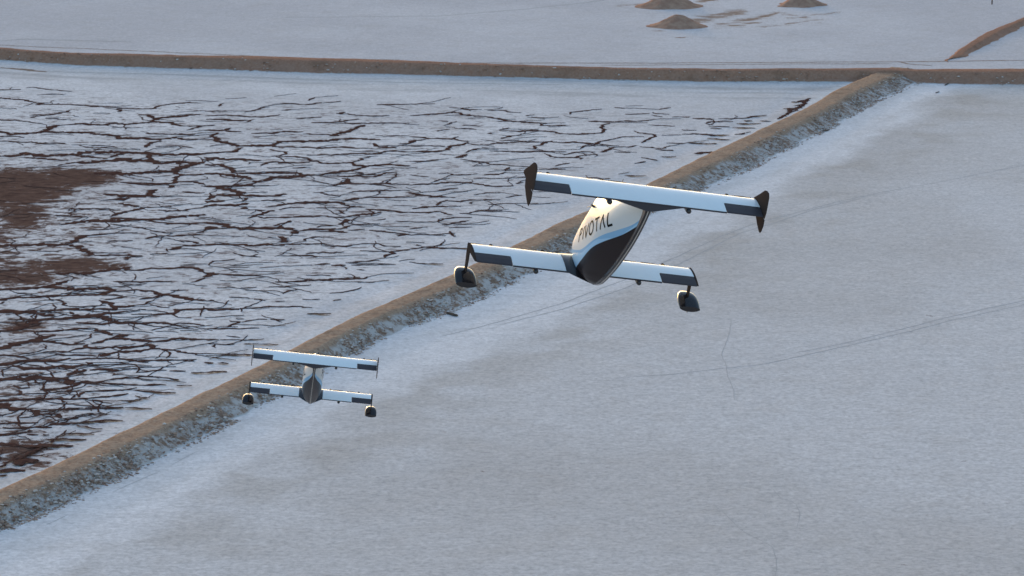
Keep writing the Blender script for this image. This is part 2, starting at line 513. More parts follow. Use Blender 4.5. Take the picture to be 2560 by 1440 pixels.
# ------------------------------------------------------------------ cracks in the salt crust
CRACKS = {
(0, 216): "8:0,45 260,40|7:330,20 400,12 480,18 650,45 900,65|10:0,150 130,155 300,170 400,195 520,220 620,222 820,225 1030,238 1180,250 1350,258 1560,280 1700,280 1900,275 2010,240 2180,215 2330,200 2480,207|16:460,235 540,215|14:1470,285 1490,320|12:370,360 480,358 590,355 700,340 800,325 870,300|14:390,395 460,370|8:0,420 220,428 400,455 520,465|8:570,400 700,410 780,420 880,410|18:0,565 100,580 160,600 330,590 480,575 680,570 900,580 1130,570 1280,600 1440,625 1480,650 1620,650 1780,645 1920,665 2000,660 2150,635 2300,660 2560,662|24:540,560 620,520 690,495 760,485|14:760,485 900,478 1020,470 1180,480 1290,482 1390,460 1470,470 1560,480 1700,465 1800,455 1950,445 2120,455 2180,480 2280,495 2560,495|24:1900,440 1930,405 2020,390|16:1740,355 1850,365 1910,400|16:1920,405 2080,385 2230,375 2500,350|12:1830,590 2000,600 2180,600 2440,600|8:1400,615 1550,612 1640,605|10:0,630 120,625 240,630 310,640|10:0,685 100,685 200,698 370,695 480,712 700,705 830,720|20:2000,680 1930,700 1850,740 1820,765|8:980,730 1060,755 1160,770 1280,765 1400,750 1480,770|16:1240,780 1180,805|24:0,880 180,870 260,845 310,835 390,845 560,862 680,855 850,860 960,860 1010,835 1180,820 1330,825 1480,825 1650,830 1860,840 1980,845 2180,858 2280,845 2400,850 2560,840|12:260,885 400,895 560,910 760,925 860,930|14:960,870 1150,885 1350,905|20:1370,890 1480,850 1560,830|30:970,945 1100,960 1160,950 1340,935 1520,920 1660,930 1820,930 1980,955 2150,950 2300,955 2460,960|26:1880,860 1850,900 1860,925|14:720,990 850,960 970,950|30:1180,1080 1400,1085 1640,1090 1900,1080 2150,1065 2330,1010 2560,940|16:2150,1070 2280,1110 2560,1100|20:1500,1200 1600,1205 1750,1220 2000,1220 2160,1205 2210,1140 2300,1100|14:2220,1190 2420,1195 2560,1230|26:2140,1240 2120,1270|30:1300,1345 1500,1360 1700,1380 1850,1360 1860,1310 1960,1290|20:1840,1370 2000,1385|40:1620,1400 1520,1430|14:2280,1320 2560,1330|9:2330,550 2480,510 2560,490|8:1940,750 2200,740 2420,770",
(512, 216): "10:0,310 280,310|8:170,250 240,210|10:490,325 620,300 720,270 800,258|12:0,370 230,360 400,370 600,385 760,385 940,355|8:960,300 1080,290|14:20,412 240,412 340,428 540,425|10:510,450 620,415|12:0,490 130,485|14:0,552 240,548 320,522|10:260,560 460,565|20:160,580 110,620 140,670 170,690 300,710 370,740 500,745 640,740 820,740 940,690 1050,685 1300,685 1560,680 1700,655 1850,650 2000,660 2200,670|12:0,668 130,668|16:460,765 370,815 200,830 0,835|12:580,590 740,585 880,580 1030,565 1160,575 1220,565|8:1230,597 1310,595 1420,605 1580,605|20:1580,605 1650,590 1800,570 1870,540 1910,510 2000,485|22:1600,625 1660,605|12:1330,455 1560,450 1700,445 1920,410|10:1740,450 1850,475 2000,470 2100,460 2300,458 2560,462|8:1680,350 1780,345 1930,362 2120,375 2310,365|18:1670,345 1740,325|12:1240,230 1330,225 1420,205 1470,205|8:970,210 1240,228|8:1480,205 1700,185|10:1300,180 1370,140|10:1140,410 1320,395 1460,385|8:2130,615 2300,620 2560,620|10:2150,230 2560,225|16:2120,710 2140,750 2250,765 2400,770|12:840,755 1000,760 1250,760 1430,770 1700,760 1850,768 2100,775|12:820,790 1000,820 1020,840 920,865 820,875|12:900,880 1140,880 1280,900 1310,935 1400,940 1460,960 1620,965 1780,960 1850,950 1920,925 1990,895 2080,875|12:1270,860 1500,855 1700,850 1880,840 2050,845 2170,840 2300,805 2560,820|22:0,890 160,900 300,910 420,910 590,920 690,935|16:700,995 740,965 850,945 960,955 1150,955 1310,950|30:0,930 100,915|20:0,985 180,980 260,1000 350,1030 360,1070 500,1055|24:0,1090 150,1095 330,1110 480,1140 600,1165|18:330,1080 430,1085 560,1095 850,1080 1060,1080 1180,1085 1210,1105|28:600,1200 720,1185 860,1140 940,1130 1060,1135 1200,1110 1370,1105|20:0,1245 150,1255 300,1250 500,1235 640,1210|30:150,1265 300,1295 400,1320 420,1360|20:1450,1110 1540,1080 1720,1065 1880,1050 1960,1030 1990,1000 1870,985 1840,960|16:1990,995 2120,990 2280,980 2420,990 2560,1000|14:1880,1070 1980,1095|14:1650,1120 1780,1130 1880,1115 2000,1135 2150,1120 2260,1080 2400,1075|20:1720,1150 1780,1170 1770,1210 1700,1195|14:1580,1250 1660,1225 1830,1220 2000,1222 2260,1210 2440,1225 2560,1225|10:1360,1330 1460,1325 1540,1360 1680,1365|10:1790,1330 1900,1310 2060,1305 2200,1305 2560,1300|14:1720,1430 1860,1410 2060,1385 2400,1385 2560,1380|22:40,1420 100,1375 200,1360 400,1365 560,1365 780,1370 890,1365 1010,1345|26:0,1435 250,1435|12:470,1435 520,1395|16:700,1430 900,1425 1010,1420|10:2420,720 2560,712|8:780,1020 960,1025|8:1100,1020 1320,1015",
(1024, 216): "12:0,370 200,355 400,340 530,325 620,335 650,355 770,365 950,378 1110,400 1250,430 1400,450 1640,460 1720,460|12:1640,470 1650,490 1750,490 1950,485|8:1090,440 1280,430|8:500,265 640,275 680,292 900,290|8:970,300 1170,302 1200,320 1400,330|8:0,222 320,220|10:1450,370 1560,355|8:1520,382 1690,402|8:2000,350 2000,322 2200,305 2400,285|12:2230,435 2400,440 2560,448|8:400,445 480,440|8:430,490 590,440|8:660,490 760,488 880,500|10:610,530 740,528 840,540|8:340,565 500,535|10:1130,545 1240,520|12:1120,555 1390,558 1560,550 1650,558 1800,570 1930,595 2110,600 2250,595 2400,585 2440,545 2400,520 2400,490 2500,460|10:970,590 1060,585|12:1140,655 1220,630 1300,620|8:1120,680 1370,672|12:0,630 200,645 400,655 500,660 610,630|12:530,655 620,680 730,690|16:730,700 640,730 510,750 490,790 420,805 330,815 200,818 0,820|10:730,715 850,735 930,735 1060,715 1250,705 1430,695 1640,700 1780,685|14:0,710 80,680 190,665|10:20,752 220,745 450,755|12:1780,690 1650,710 1640,730 1560,745 1580,790|12:1000,808 1200,815 1400,825 1580,805 1760,812 1960,820|12:1780,695 1900,705 2050,690 2130,705 2330,720 2400,690 2560,655|8:2340,715 2480,735 2560,745|8:2130,780 2200,740 2260,728|14:2400,825 2460,800 2560,760|10:1930,858 2010,835 2120,820 2320,820|10:1690,840 1780,880 1840,890 2060,890 2130,870 2200,855 2350,850|12:2090,890 2140,915|18:570,895 640,885 720,850|10:700,830 760,800 900,775 990,780|8:380,850 560,862|10:640,910 830,940 960,960 1020,980 1160,975 1280,988 1420,1000 1500,1005|8:780,998 1000,990|10:0,940 200,935 360,915|12:1190,1060 1250,1010|12:930,1105 1080,1105 1200,1075|10:360,1095 470,1085 540,1110 680,1108 850,1095|10:310,1190 380,1165 500,1155|14:0,1235 180,1220 390,1210 580,1200 720,1210 920,1235 1060,1250 1300,1245|8:800,1160 960,1150 1080,1155 1280,1145|12:330,1310 500,1285 600,1275|20:0,1330 160,1355 310,1370 430,1375 580,1390|8:230,1395 400,1375|8:800,1358 960,1335 1130,1335|8:1820,1000 1880,980 2000,960|8:1620,1035 1950,1035|8:0,1110 240,1135|8:1340,1220 1420,1200|10:2090,1165 2300,1140 2420,1160 2500,1150",
(1536, 216): "8:550,290 700,265|8:130,348 440,342|8:480,325 520,340 690,350|8:470,360 600,385|8:720,385 950,382|12:980,400 1250,412|8:0,265 130,275|12:0,443 200,440 280,440|8:280,438 470,425|9:420,485 620,490 760,500|8:1140,465 1200,445 1480,440|8:1150,470 1240,485|8:1180,505 1440,505|8:1480,512 1760,522|8:1530,465 1700,468 1830,465|8:1200,528 1340,530|8:1620,428 1720,430|8:1820,432 1960,440|8:1300,405 1640,400 1720,380 1900,360|8:840,545 1030,550|10:250,560 300,580 480,595 520,605 500,630 400,670 340,710|8:590,612 830,608|10:840,600 1040,595 1250,605 1440,610|8:0,655 100,632 370,630|8:1160,650 1300,655 1440,672|8:1500,600 1600,595 1700,570|9:650,712 860,715|10:930,712 1120,710 1280,718|10:0,760 200,755 270,740|9:320,755 460,770 590,775 690,745|10:510,790 740,805|24:1050,850 1110,830 1230,820|8:0,820 200,830|8:340,890 440,910 540,925|8:130,1110 400,1118|8:590,880 770,878|8:250,965 390,940|13:2440,150 2380,210 2300,270 2220,300 2140,360 2040,410|9:2210,195 2340,195 2440,150|9:2110,278 2240,280 2330,250|9:2300,190 2400,170|9:2250,240 2340,228|8:2200,320 2290,290|12:1080,600 1300,610",
(0, 504): "14:820,90 1100,92 1380,88|20:1480,20 1640,50 1700,70|22:1380,190 1460,160 1580,130 1700,100 1830,70 1920,75|10:1280,165 1380,170|12:700,170 930,180 1100,195|16:1380,205 1640,215|28:760,290 960,265 1110,245 1330,255 1500,245 1700,230 1870,220 2000,225 2100,205 2330,180 2560,160|16:1860,240 2000,265 2140,272 2300,282 2560,262|8:2060,290 2130,280|10:1380,280 1540,305|10:1650,320 1800,335 1900,365 2160,405|12:1980,105 2100,120 2240,110 2560,70|10:1090,355 1360,350|30:850,530 940,490 1010,440 1110,420|14:1110,425 1280,415 1400,400|8:1400,400 1720,390|22:0,555 120,540 250,550 420,535 560,540 720,545 850,535|20:850,540 1000,555 960,595|26:980,580 1100,620 1180,650 1100,680|14:1180,675 1420,670 1600,675 1780,678|10:1870,660 2100,645|24:2120,605 2220,580 2280,560|16:2280,555 2480,545 2560,545|14:2250,490 2400,500 2480,530|16:1810,470 2000,440 2250,430 2500,410|26:2470,390 2560,365|10:1340,495 1660,490|20:1600,690 1640,705 1580,730|28:700,910 900,895 1120,900 1240,870 1400,850 1640,815|20:1550,855 1700,865 1880,845 2100,840 2260,830 2480,830|24:2480,830 2520,880|14:2380,1010 2560,955|14:1420,1000 1640,1010 1860,1005 2150,1000|20:860,985 800,1010 600,1050|26:0,1105 250,1095 480,1070 620,1060 820,1085 980,1100 1220,1100 1340,1075|30:1340,1080 1420,1110 1320,1150 1260,1160|18:0,1230 200,1200 380,1195 560,1190 820,1170 1000,1165 1300,1170 1540,1180|20:0,1280 50,1255|16:620,1225 760,1250 790,1290 850,1310|10:860,1315 1100,1310 1320,1300|26:1240,1240 1300,1255 1380,1280 1400,1330 1430,1365|18:1300,1230 1440,1210 1580,1190|14:1420,1130 1620,1115 1720,1108 1800,1120 1920,1115|24:1910,1120 2000,1155 2180,1170 2220,1190 2400,1215 2560,1240|16:1740,1225 1880,1205 2020,1170|18:1400,1300 1500,1320 1620,1315 1760,1290 1880,1280|12:1820,1280 1900,1245|8:1880,1290 2120,1330|20:500,1375 700,1360 850,1350 1000,1360 1140,1345 1400,1345|18:880,1380 920,1410|24:900,1425 1100,1430 1250,1420 1400,1390 1600,1370|10:1600,1370 1820,1350|20:2560,1345 2400,1350 2180,1345 2170,1390 2000,1405 1900,1415|10:1640,1410 1900,1405|40:0,1365 200,1365 400,1375 480,1420 680,1430|8:2130,1115 2320,1108",
(512, 504): "24:0,65 130,40 400,45 540,20|26:500,70 520,95|10:540,100 760,108|18:540,210 630,180 700,155 800,120 870,110|14:660,185 740,208 880,195 1100,195 1240,185 1350,190 1450,180 1560,198 1760,200|10:930,105 1020,75 1100,70 1240,75|18:780,65 900,45 1030,30|22:1030,25 1300,12 1500,10 1700,15 1740,40|12:1740,45 1900,65 2000,75|18:2010,95 2200,105 2400,125 2560,135|10:1390,80 1700,80 1920,70|12:1680,110 1740,155|16:1740,200 1820,175 1940,160 2100,150 2200,130|24:1770,220 1740,260 1690,290|30:0,360 60,330 150,320|30:0,262 150,275 240,305 300,325 430,345 600,330 800,335 920,325 1040,340 1130,365|16:870,310 940,275 1070,240|32:1140,370 1150,405|20:1180,365 1400,350 1560,352 1680,350 1800,305|16:1560,360 1690,380 1790,385|8:1800,300 1880,285 2190,278|10:1400,325 1480,310 1600,305|10:1790,360 2000,350|14:2060,360 2200,372 2450,395 2560,410|14:2410,435 2520,410|20:910,440 1000,460 1040,465|30:990,465 990,515|24:0,548 200,540 240,525|20:240,535 380,535 600,550 760,535 900,540 1000,530 1200,540|12:1200,530 1450,530 1540,540|14:1470,555 1600,558 1760,558 1830,548|12:1240,490 1280,465 1400,445 1560,445|8:780,450 890,448|8:1960,525 2180,525 2260,555 2450,560|10:1940,615 2060,620 2300,625|18:2250,700 2280,675 2380,650 2330,620|14:2340,625 2460,605 2560,600|10:950,678 1060,675 1200,675 1330,675 1400,698|12:1260,655 1380,640 1560,638 1740,630|10:350,640 440,675 540,688 700,695|10:540,685 660,660|8:50,800 90,750 240,735 380,720|24:0,890 50,905 180,905|30:0,945 60,910|12:180,905 380,915 600,920 700,935|16:880,1005 1060,1010 1180,1010 1300,990 1480,990 1700,970 1900,965 2000,965 2030,940|10:1260,925 1460,922 1580,930|10:1370,790 1500,780 1570,780|16:1580,797 1760,795|8:1760,765 1900,755 2180,735|8:1830,795 2100,790 2250,775|10:1900,850 2000,858|10:800,1068 1000,1070 1100,1055 1330,1045|8:150,1080 260,1070 380,1075|8:450,1080 650,1072|10:970,1160 1010,1135 1150,1100|10:1560,1150 1720,1130 1900,1105 1960,1070|8:1600,1245 1700,1225|8:310,1200 560,1212|8:620,1225 760,1240|12:0,1240 120,1238|22:0,1340 60,1350 200,1358 330,1350 430,1348|12:440,1335 600,1332 760,1322 900,1325 1180,1318 1340,1330|8:880,1250 1000,1248|8:1220,1225 1440,1225|8:1280,1405 1580,1405|8:2390,245 2560,248|8:2150,235 2260,215",
(0, 792): "40:0,195 150,160 300,110 430,60 600,30|28:420,45 700,25 1100,5 1250,0 1380,35 1400,60|16:960,70 1080,85 1250,90|24:1250,85 1300,105|22:1220,95 1400,85 1600,85 1750,90 1900,80 2060,80 2150,92|10:2140,90 2240,85 2380,80 2560,110|10:1890,170 1960,150 2080,125 2180,105|20:390,185 520,190 680,180 880,160 1060,150 1200,145|20:1210,150 1210,180 1330,195 1420,235|50:1500,225 1550,250|22:1360,285 1560,280 1700,290 1840,300 1900,315|20:1900,315 2080,290 2260,270 2440,285 2560,282|40:0,395 150,350 320,310 450,290 560,250 680,225|18:460,310 700,320 860,350 1060,335|24:1140,335 1280,310 1340,280|24:1080,350 1100,390|22:850,440 920,415 1080,375 1250,390 1450,380 1600,380 1820,360|20:540,445 700,440 850,440|14:700,460 800,485 1000,485 1200,490|40:1240,470 1360,490|22:1350,480 1420,450 1650,430 1780,430 1900,395 2000,395|30:1850,340 1930,390|14:2000,400 2160,415 2280,440 2400,450 2540,465|22:0,480 150,485 280,505 360,525|26:0,600 150,590 300,555 400,545 540,550 720,545 880,520|14:880,545 1000,535 1200,520 1360,520 1480,520|30:160,610 240,630 400,645 560,650 740,620 900,635 1060,595|26:1080,570 1090,605|16:1480,525 1600,550 1720,560 1850,575|14:1960,540 2140,535 2300,545 2430,555|36:850,740 900,700 1000,675 1080,665|20:1120,665 1300,660 1500,680|18:1430,710 1490,725|40:0,790 160,790 350,785 500,775 650,790 800,775 860,750|24:0,770 100,765 200,745 340,725|40:880,790 940,830 1000,840|26:940,830 1060,825 1200,820 1300,805|16:1300,800 1480,775 1560,760 1700,750 1920,745|10:1930,750 2080,770 2240,795|26:1000,840 940,870 820,895 760,905|18:500,920 650,910 760,900|30:850,920 870,950|14:1290,830 1450,840 1640,852 1800,858|18:1800,858 1930,862 2080,855|10:2210,858 2400,860|22:980,1010 980,980 1050,945|14:1060,945 1250,940 1460,930 1600,915 1710,890|14:1690,920 1780,940 1950,945 2110,950 2200,955|26:0,1055 150,1045 400,1030 620,1025 820,1040 980,1030 1100,1025|12:1100,1025 1250,1015 1360,1005 1480,980 1600,965|14:1150,1045 1220,1045 1290,1080|14:780,1050 780,1080|10:1690,990 1740,1015 1850,1020|12:1510,1050 1600,1060 1780,1030|60:0,1120 60,1110 100,1150|30:60,1140 220,1150 400,1160|34:400,1170 450,1200 460,1235|18:380,1255 480,1235 740,1220|26:740,1220 760,1270|10:220,1265 380,1258|14:600,1185 680,1165 830,1150 880,1140 1040,1145|20:1060,1145 1300,1138 1540,1135|12:1560,1140 1760,1155 1900,1155|22:0,1350 100,1345 180,1330 260,1335 480,1325|22:40,1385 90,1405 300,1400 480,1385 650,1385|30:620,1345 760,1335 880,1340|14:900,1345 1000,1315 1180,1300 1380,1290 1540,1300|10:960,1355 1060,1370 1140,1390 1280,1400|14:170,860 260,890 380,890|18:190,935 260,920 270,960 220,985|10:0,998 130,992|8:300,970 590,965|10:1700,700 1830,685 1950,668 2080,668|10:2120,675 2320,680|12:2390,700 2560,700|10:1120,1210 1170,1210",
(512, 740): "20:280,390 340,360 440,325|10:310,310 450,325|12:460,330 600,305 700,290 780,295|12:820,295 1000,300|12:0,412 200,405 330,410 430,410 520,400 680,405|16:0,545 180,550|8:190,548 600,548 740,540|10:50,600 140,600 260,610 370,605|12:130,610 140,650|8:490,600 560,595 680,600 920,608|12:210,740 360,738 480,735 600,738|14:0,830 110,838|12:160,840 300,845|14:0,960 130,945 280,950|8:270,500 440,520|8:390,285 490,290|8:1280,228 1580,225",
(1024, 440): "16:340,370 370,335 470,305|12:470,310 620,320 800,305 960,300 1130,300|14:30,415 170,390 350,380 480,385|16:0,455 140,460 280,455 390,445|12:400,450 450,470 540,490|10:620,470 740,468 760,455 880,440 1160,432|10:340,575 420,540 580,520 780,520|14:490,610 560,585 740,560|10:400,610 500,608|8:0,570 200,578 340,575|10:0,740 130,730 280,742 500,720 570,715|12:500,690 560,760|10:0,665 220,640|8:490,650 780,640|12:0,915 120,900 160,885 280,900 480,905 720,905|14:90,860 130,870|8:0,1075 180,1100 420,1100|10:780,350 800,325|8:980,355 1320,345|8:1200,270 1400,240",
(0, 960): "24:0,635 200,625 330,610|26:330,600 370,575|14:340,630 480,640|10:540,635 620,640|8:680,680 770,630 830,580|12:800,625 980,620 1180,630|30:0,750 180,760 350,790 500,765 620,760 740,765 920,775|18:640,740 650,710|18:600,705 760,695 900,700 1080,695|20:0,1030 180,950 440,830 560,780|40:150,1000 300,970 480,950|14:480,900 560,885|36:0,1090 150,1080 320,1080|20:0,1150 90,1140|10:800,440 980,435",
}


def strip_mesh(P, width, seed, step=0.35, rag=1.0, z=0.0, taper=True, thick=0.035, fore=None, lift=0.016):
    """ragged seam along the ground polyline P (world XY); a low dome in cross-section"""
    P = np.asarray(P, float)
    seg = np.linalg.norm(np.diff(P, axis=0), axis=1); L = np.concatenate([[0], np.cumsum(seg)])
    n = max(4, int(L[-1] / step) + 1)
    s = np.linspace(0, L[-1], n)
    Q = np.column_stack([np.interp(s, L, P[:, 0]), np.interp(s, L, P[:, 1])])
    T = np.gradient(Q, axis=0); T /= np.linalg.norm(T, axis=1)[:, None] + 1e-9
    N = np.column_stack([-T[:, 1], T[:, 0]])
    o = s * 0 + seed * 3.7
    e = max(min(2.0, L[-1] * 0.25), 1e-3)
    end = np.clip(np.minimum(s, L[-1] - s) / e, 0, 1)
    if fore is not None:                    # seams running away from the near shore are narrower
        width = np.sqrt((T[:, 0] * width) ** 2 + (T[:, 1] * width * fore) ** 2)
    else:
        width = np.full(n, width)
    g_ = np.random.default_rng(seed)
    Q = Q + N * (rag * end * ((fbm(s / 2.6, o, seed) - 0.5) * (0.5 + 0.5 * width) + (fbm(s / 0.7, o, seed + 3) - 0.5) * (0.25 + 0.25 * width) + g_.normal(0, 0.05, n)))[:, None]
    k = 0.5 + 0.5 * end ** 0.7 if taper else np.ones(n)
    a = 0.5 * width * k * (1 + rag * (0.7 * (fbm(s / 1.6, o + 9, seed + 5) - 0.5) + 0.35 * g_.normal(0, 1, n)).clip(-.75, .9))
    b = 0.5 * width * k * (1 + rag * (0.7 * (fbm(s / 1.6, o + 2, seed + 7) - 0.5) + 0.35 * g_.normal(0, 1, n)).clip(-.75, .9))
    zb = 0.05 * (fbm(Q[:, 0] / 9, Q[:, 1] / 9, 31) - 0.5)
    V = np.empty((n * 3, 3))
    V[0::3, :2] = Q + N * a[:, None]; V[1::3, :2] = Q; V[2::3, :2] = Q - N * b[:, None]
    V[0::3, 2] = zb + z + lift; V[1::3, 2] = zb + z + lift + thick; V[2::3, 2] = zb + z + lift
    return V, grid_faces(n, 3)


seams = []
for (x0, y0), txt in CRACKS.items():
    for item in txt.split("|"):
        w, pts = item.split(":")
        pp = np.array([[float(c) for c in q.split(",")] for q in pts.split()])
        pp = np.column_stack([x0 + pp[:, 0] / 5, y0 + pp[:, 1] / 5])
        g = ground(pp)
        D = np.hypot(np.linalg.norm(g.mean(0)), CAM_H); dep = CAM_H / D
        width = float(w) / 5 * D / (FPX * dep) * 1.12 + 0.03
        seams.append((pp, g, width, float(w) * np.linalg.norm(np.diff(pp, axis=0), axis=1).sum()))
order = np.argsort([-s[3] for s in seams])
restV, restF = [], []
for rank, i in enumerate(order):
    pp, g, width, _ = seams[i]
    if pp[:, 0].min() <= 0:                 # goes on past the frame
        k = 0 if pp[0, 0] < pp[-1, 0] else -1
        e = g[k] + np.array([-14, 1.0]);
        g = np.vstack([e, g]) if k == 0 else np.vstack([g, e])
    V, F = strip_mesh(g, width, int(i) + 11, 0.33, 1.0, 0.0, True, 0.035, 0.5)
    if rank < 290:
        obj("crack", mesh_from("crack", V, F), M['mud'], ground_o)
    else:
        off = sum(len(v) for v in restV); restV.append(V); restF += [tuple(a + off for a in f) for f in F]
# fine cracks that nobody could count: most branch off the larger ones
off2 = sum(len(v) for v in restV)
wts = np.array([s_[3] for s_ in seams]); wts = wts / wts.sum()
for k in range(620):
    if k < 360:
        pp, gg, ww, _ = seams[rng.choice(len(seams), p=wts)]
        j = rng.integers(0, len(gg) - 1); g = gg[j] + (gg[j + 1] - gg[j]) * rng.random()
        d_ = gg[j + 1] - gg[j]; ang = math.atan2(d_[1], d_[0]) + rng.choice([-1, 1]) * rng.uniform(0.35, 1.2)
        L = rng.uniform(2.0, 7.0); wd = rng.uniform(0.09, 0.20)
    else:
        while True:
            q = np.array([rng.uniform(-30, 2000), rng.uniform(235, 1190)])
            g = ground(q)[0]; s_, n_ = dcoord(g[None]); d_ = n_[0] - crest_n(s_)[0]; f_ = g[1] - ftoe_y(g[0])
            if d_ > 6 and f_ < -22 and (rng.random() < np.clip(1.25 - q[0] / 2300, .35, 1)): break
        ang = rng.normal(0, .7); L = rng.uniform(1.5, 5.0); wd = rng.uniform(0.07, 0.16)
    pts = [g]
    for j in range(5):
        ang += rng.normal(0, 0.28); pts.append(pts[-1] + np.array([math.cos(ang), math.sin(ang)]) * L / 5)
    e_ = pts[-1][None]; s2, n2 = dcoord(e_)
    if n2[0] - crest_n(s2)[0] < 4.5 or e_[0, 1] - ftoe_y(e_[0, 0]) > -15: continue
    V, F = strip_mesh(pts, wd, 2000 + k, 0.4)
    off = off2; restV.append(V); restF += [tuple(a + off for a in f) for f in F]; off2 = off + len(V)
obj("hairline_cracks", mesh_from("hairline_cracks", np.vstack(restV), restF), M['mud'], ground_o, kind="stuff", label="fine dark cracks between the white salt plates")


# ------------------------------------------------------------------ tracks and streaks on the salt
def track(name, pxs, width, mat, seed, rag=0.3, z=0.0, thick=0.003):
    V, F = strip_mesh(ground(pxs), width, seed, 0.8, rag, z, True, thick, None, 0.008)
    return obj(name, mesh_from(name, V, F), mat, ground_o)


tracks = [
    ([(1100, 842), (1200, 818), (1400, 760), (1560, 700), (1700, 638), (1800, 592), (1888, 558), (1980, 535), (2086, 506), (2204, 481), (2338, 457), (2540, 417), (2700, 385)], 0.13),
    ([(1250, 812), (1400, 775), (1560, 722), (1700, 659), (1767, 625), (1851, 582), (1942, 555), (2036, 524), (2150, 497)], 0.13),
    ([(1540, 945), (1700, 934), (1813, 920), (1901, 912), (2002, 890), (2119, 864), (2271, 829), (2372, 802), (2560, 762), (2700, 735)], 0.12),
    ([(1980, 884), (2119, 856), (2271, 818), (2372, 792), (2560, 752), (2700, 724)], 0.12),
    ([(1829, 800), (1820, 850), (1806, 880), (1805, 890), (1813, 905), (1819, 940), (1833, 975), (1836, 1000)], 0.045),
    ([(1783, 1260), (1860, 1330), (1930, 1365), (1943, 1400), (1938, 1445)], .045),
    ([(1932, 1222), (1950, 1245), (1985, 1255), (2000, 1280), (1992, 1320)], .045),
    ([(700, 44), (1100, 40), (1300, 24), (1470, 6), (1560, -8)], .5),
    ([(0, 103), (60, 98), (180, 101), (330, 105)], .7),
    ([(281, 1231), (340, 1204), (400, 1178)], 0.07),
    ([(116, 1312), (170, 1287)], 0.07), ([(430, 1162), (462, 1144), (500, 1126)], 0.06),
    ([(117, 179), (430, 186), (664, 194), (1000, 206), (1400, 212)], .45),
]
for i, (p_, w_) in enumerate(tracks):
    track("tyre_track", p_, w_, M['track'], 4000 + i)
dark_tracks = [
    ([(-60, 110), (137, 119), (390, 129), (605, 139), (800, 146), (1000, 150)], .45),
    ([(1150, 157), (1400, 158), (1560, 158), (1800, 157), (2100, 155), (2250, 155), (2420, 153), (2600, 150)], .55),
    ([(1500, 163), (1700, 162), (2000, 160), (2230, 159)], .45),
    ([(0, 169), (60, 174), (117, 180)], 1.1),
    ([(2250, 155), (2290, 162), (2330, 164)], .5),
]
for i, (p_, w_) in enumerate(dark_tracks):
    track("wheel_rut", p_, w_, M['dirt'], 4100 + i, 0.7)

# ------------------------------------------------------------------ dirt mounds
def mound(pxc, r, h, seed, label, sx=1.0):
    c = ground(pxc)[0]
    V = [(0, 0, h)]; F = []
    R_, A_ = 22, 56
    for i in range(1, R_ + 1):
        t = i / R_
        for j in range(A_):
            a = 2 * math.pi * j / A_
            rr = r * t * (1 + 0.22 * (float(vnoise(np.array([math.cos(a) * 1.5 + 5 + seed]), np.array([math.sin(a) * 1.5 + 5]), seed)[0]) - 0.5) * 2 * t)
            z = h * (1 - t) ** 1.15 * (1 + 0.55 * t) if t < 1 else -0.12
            z = h * (math.cos(t * math.pi) * 0.5 + 0.5) * 0.8 + h * (1 - t) * 0.2 if t < 1 else -0.12
            x, y = rr * math.cos(a) * sx, rr * math.sin(a)
            z += 0.34 * h * (float(fbm(np.array([x / 1.6 + seed]), np.array([y / 1.1]), seed)[0]) - 0.5) * (1 - t * 0.5)
            V.append((x, y, z))
    for j in range(A_): F.append((0, 1 + j, 1 + (j + 1) % A_))
    F += grid_faces(R_, A_, 1, True)
    o = obj("dirt_mound", mesh_from("dirt_mound", V, F), M['mound'], label=label, category="mound", group="dirt mounds dumped on the far salt pond")
    o.location = (c[0], c[1], 0.0)
    return o


mound((1692, 66), 4.6, 1.65, 3, "brown dirt mound standing nearest the far levee", 1.02)
mound((1672, 16), 5.4, 1.9, 8, "broad brown dirt mound cut by the upper photo edge, behind the nearest mound", 1.02)
mound((2003, 12), 4.2, 1.75, 14, "brown dirt mound standing apart to the right of the other two", 1.0)


# ------------------------------------------------------------------ driftwood, post
def log(px0, px1, w, h, label, name="driftwood", cat="driftwood"):
    a, b = ground([px0])[0], ground([px1])[0]
    d = b - a; L = np.linalg.norm(d); d /= L; n = np.array([-d[1], d[0]])
    V = []; k = 9
    for i in range(k):
        t = i / (k - 1); s = 0.75 + 0.25 * math.sin(t * math.pi) + 0.15 * (rng.random() - 0.5)
        for j in range(8):
            q = 2 * math.pi * j / 8 + 0.3
            e = d * (t - 0.5) * L + n * (math.cos(q) * w * s * 0.5 + 0.06 * L * (rng.random() - 0.5) * 0.3)
            V.append((e[0], e[1], h * 0.5 + math.sin(q) * h * 0.5 * s))
    F = grid_faces(k, 8, 0, True) + [tuple(range(7, -1, -1)), tuple(range((k - 1) * 8, k * 8))]
    o = obj(name, mesh_from(name, V, F), M['wood'], label=label, category=cat)
    c = (a + b) / 2; o.location = (c[0], c[1], 0.0)
    return o


log((1118, 785), (1143, 792), 0.28, 0.22, "short weathered timber lying on the salt right of the diagonal levee")
log((2362, 214), (2372, 209), 0.2, 0.14, "dark stick lying against the foot of the far levee")
log((2339, 233), (2348, 230), 0.16, 0.1, "small dark stick lying on the white salt below the far levee")
log((2058, 329), (2072, 326), 0.3, 0.15, "reddish stick at the toe of the diagonal levee near its upper end")
c = ground((2480, 11))[0]
me = mesh_from("marker_post", [(math.cos(q) * r, math.sin(q) * r, z) for z, r in ((0, .11), (.9, .09), (1.5, .08), (1.56, .03)) for q in np.arange(8) * math.pi / 4],
               grid_faces(4, 8, 0, True) + [tuple(range(24, 32))])
o = obj("marker_post", me, M['wood'], label="thin dark marker post standing alone on the far salt pond", category="post"); o.location = (c[0], c[1], 0)


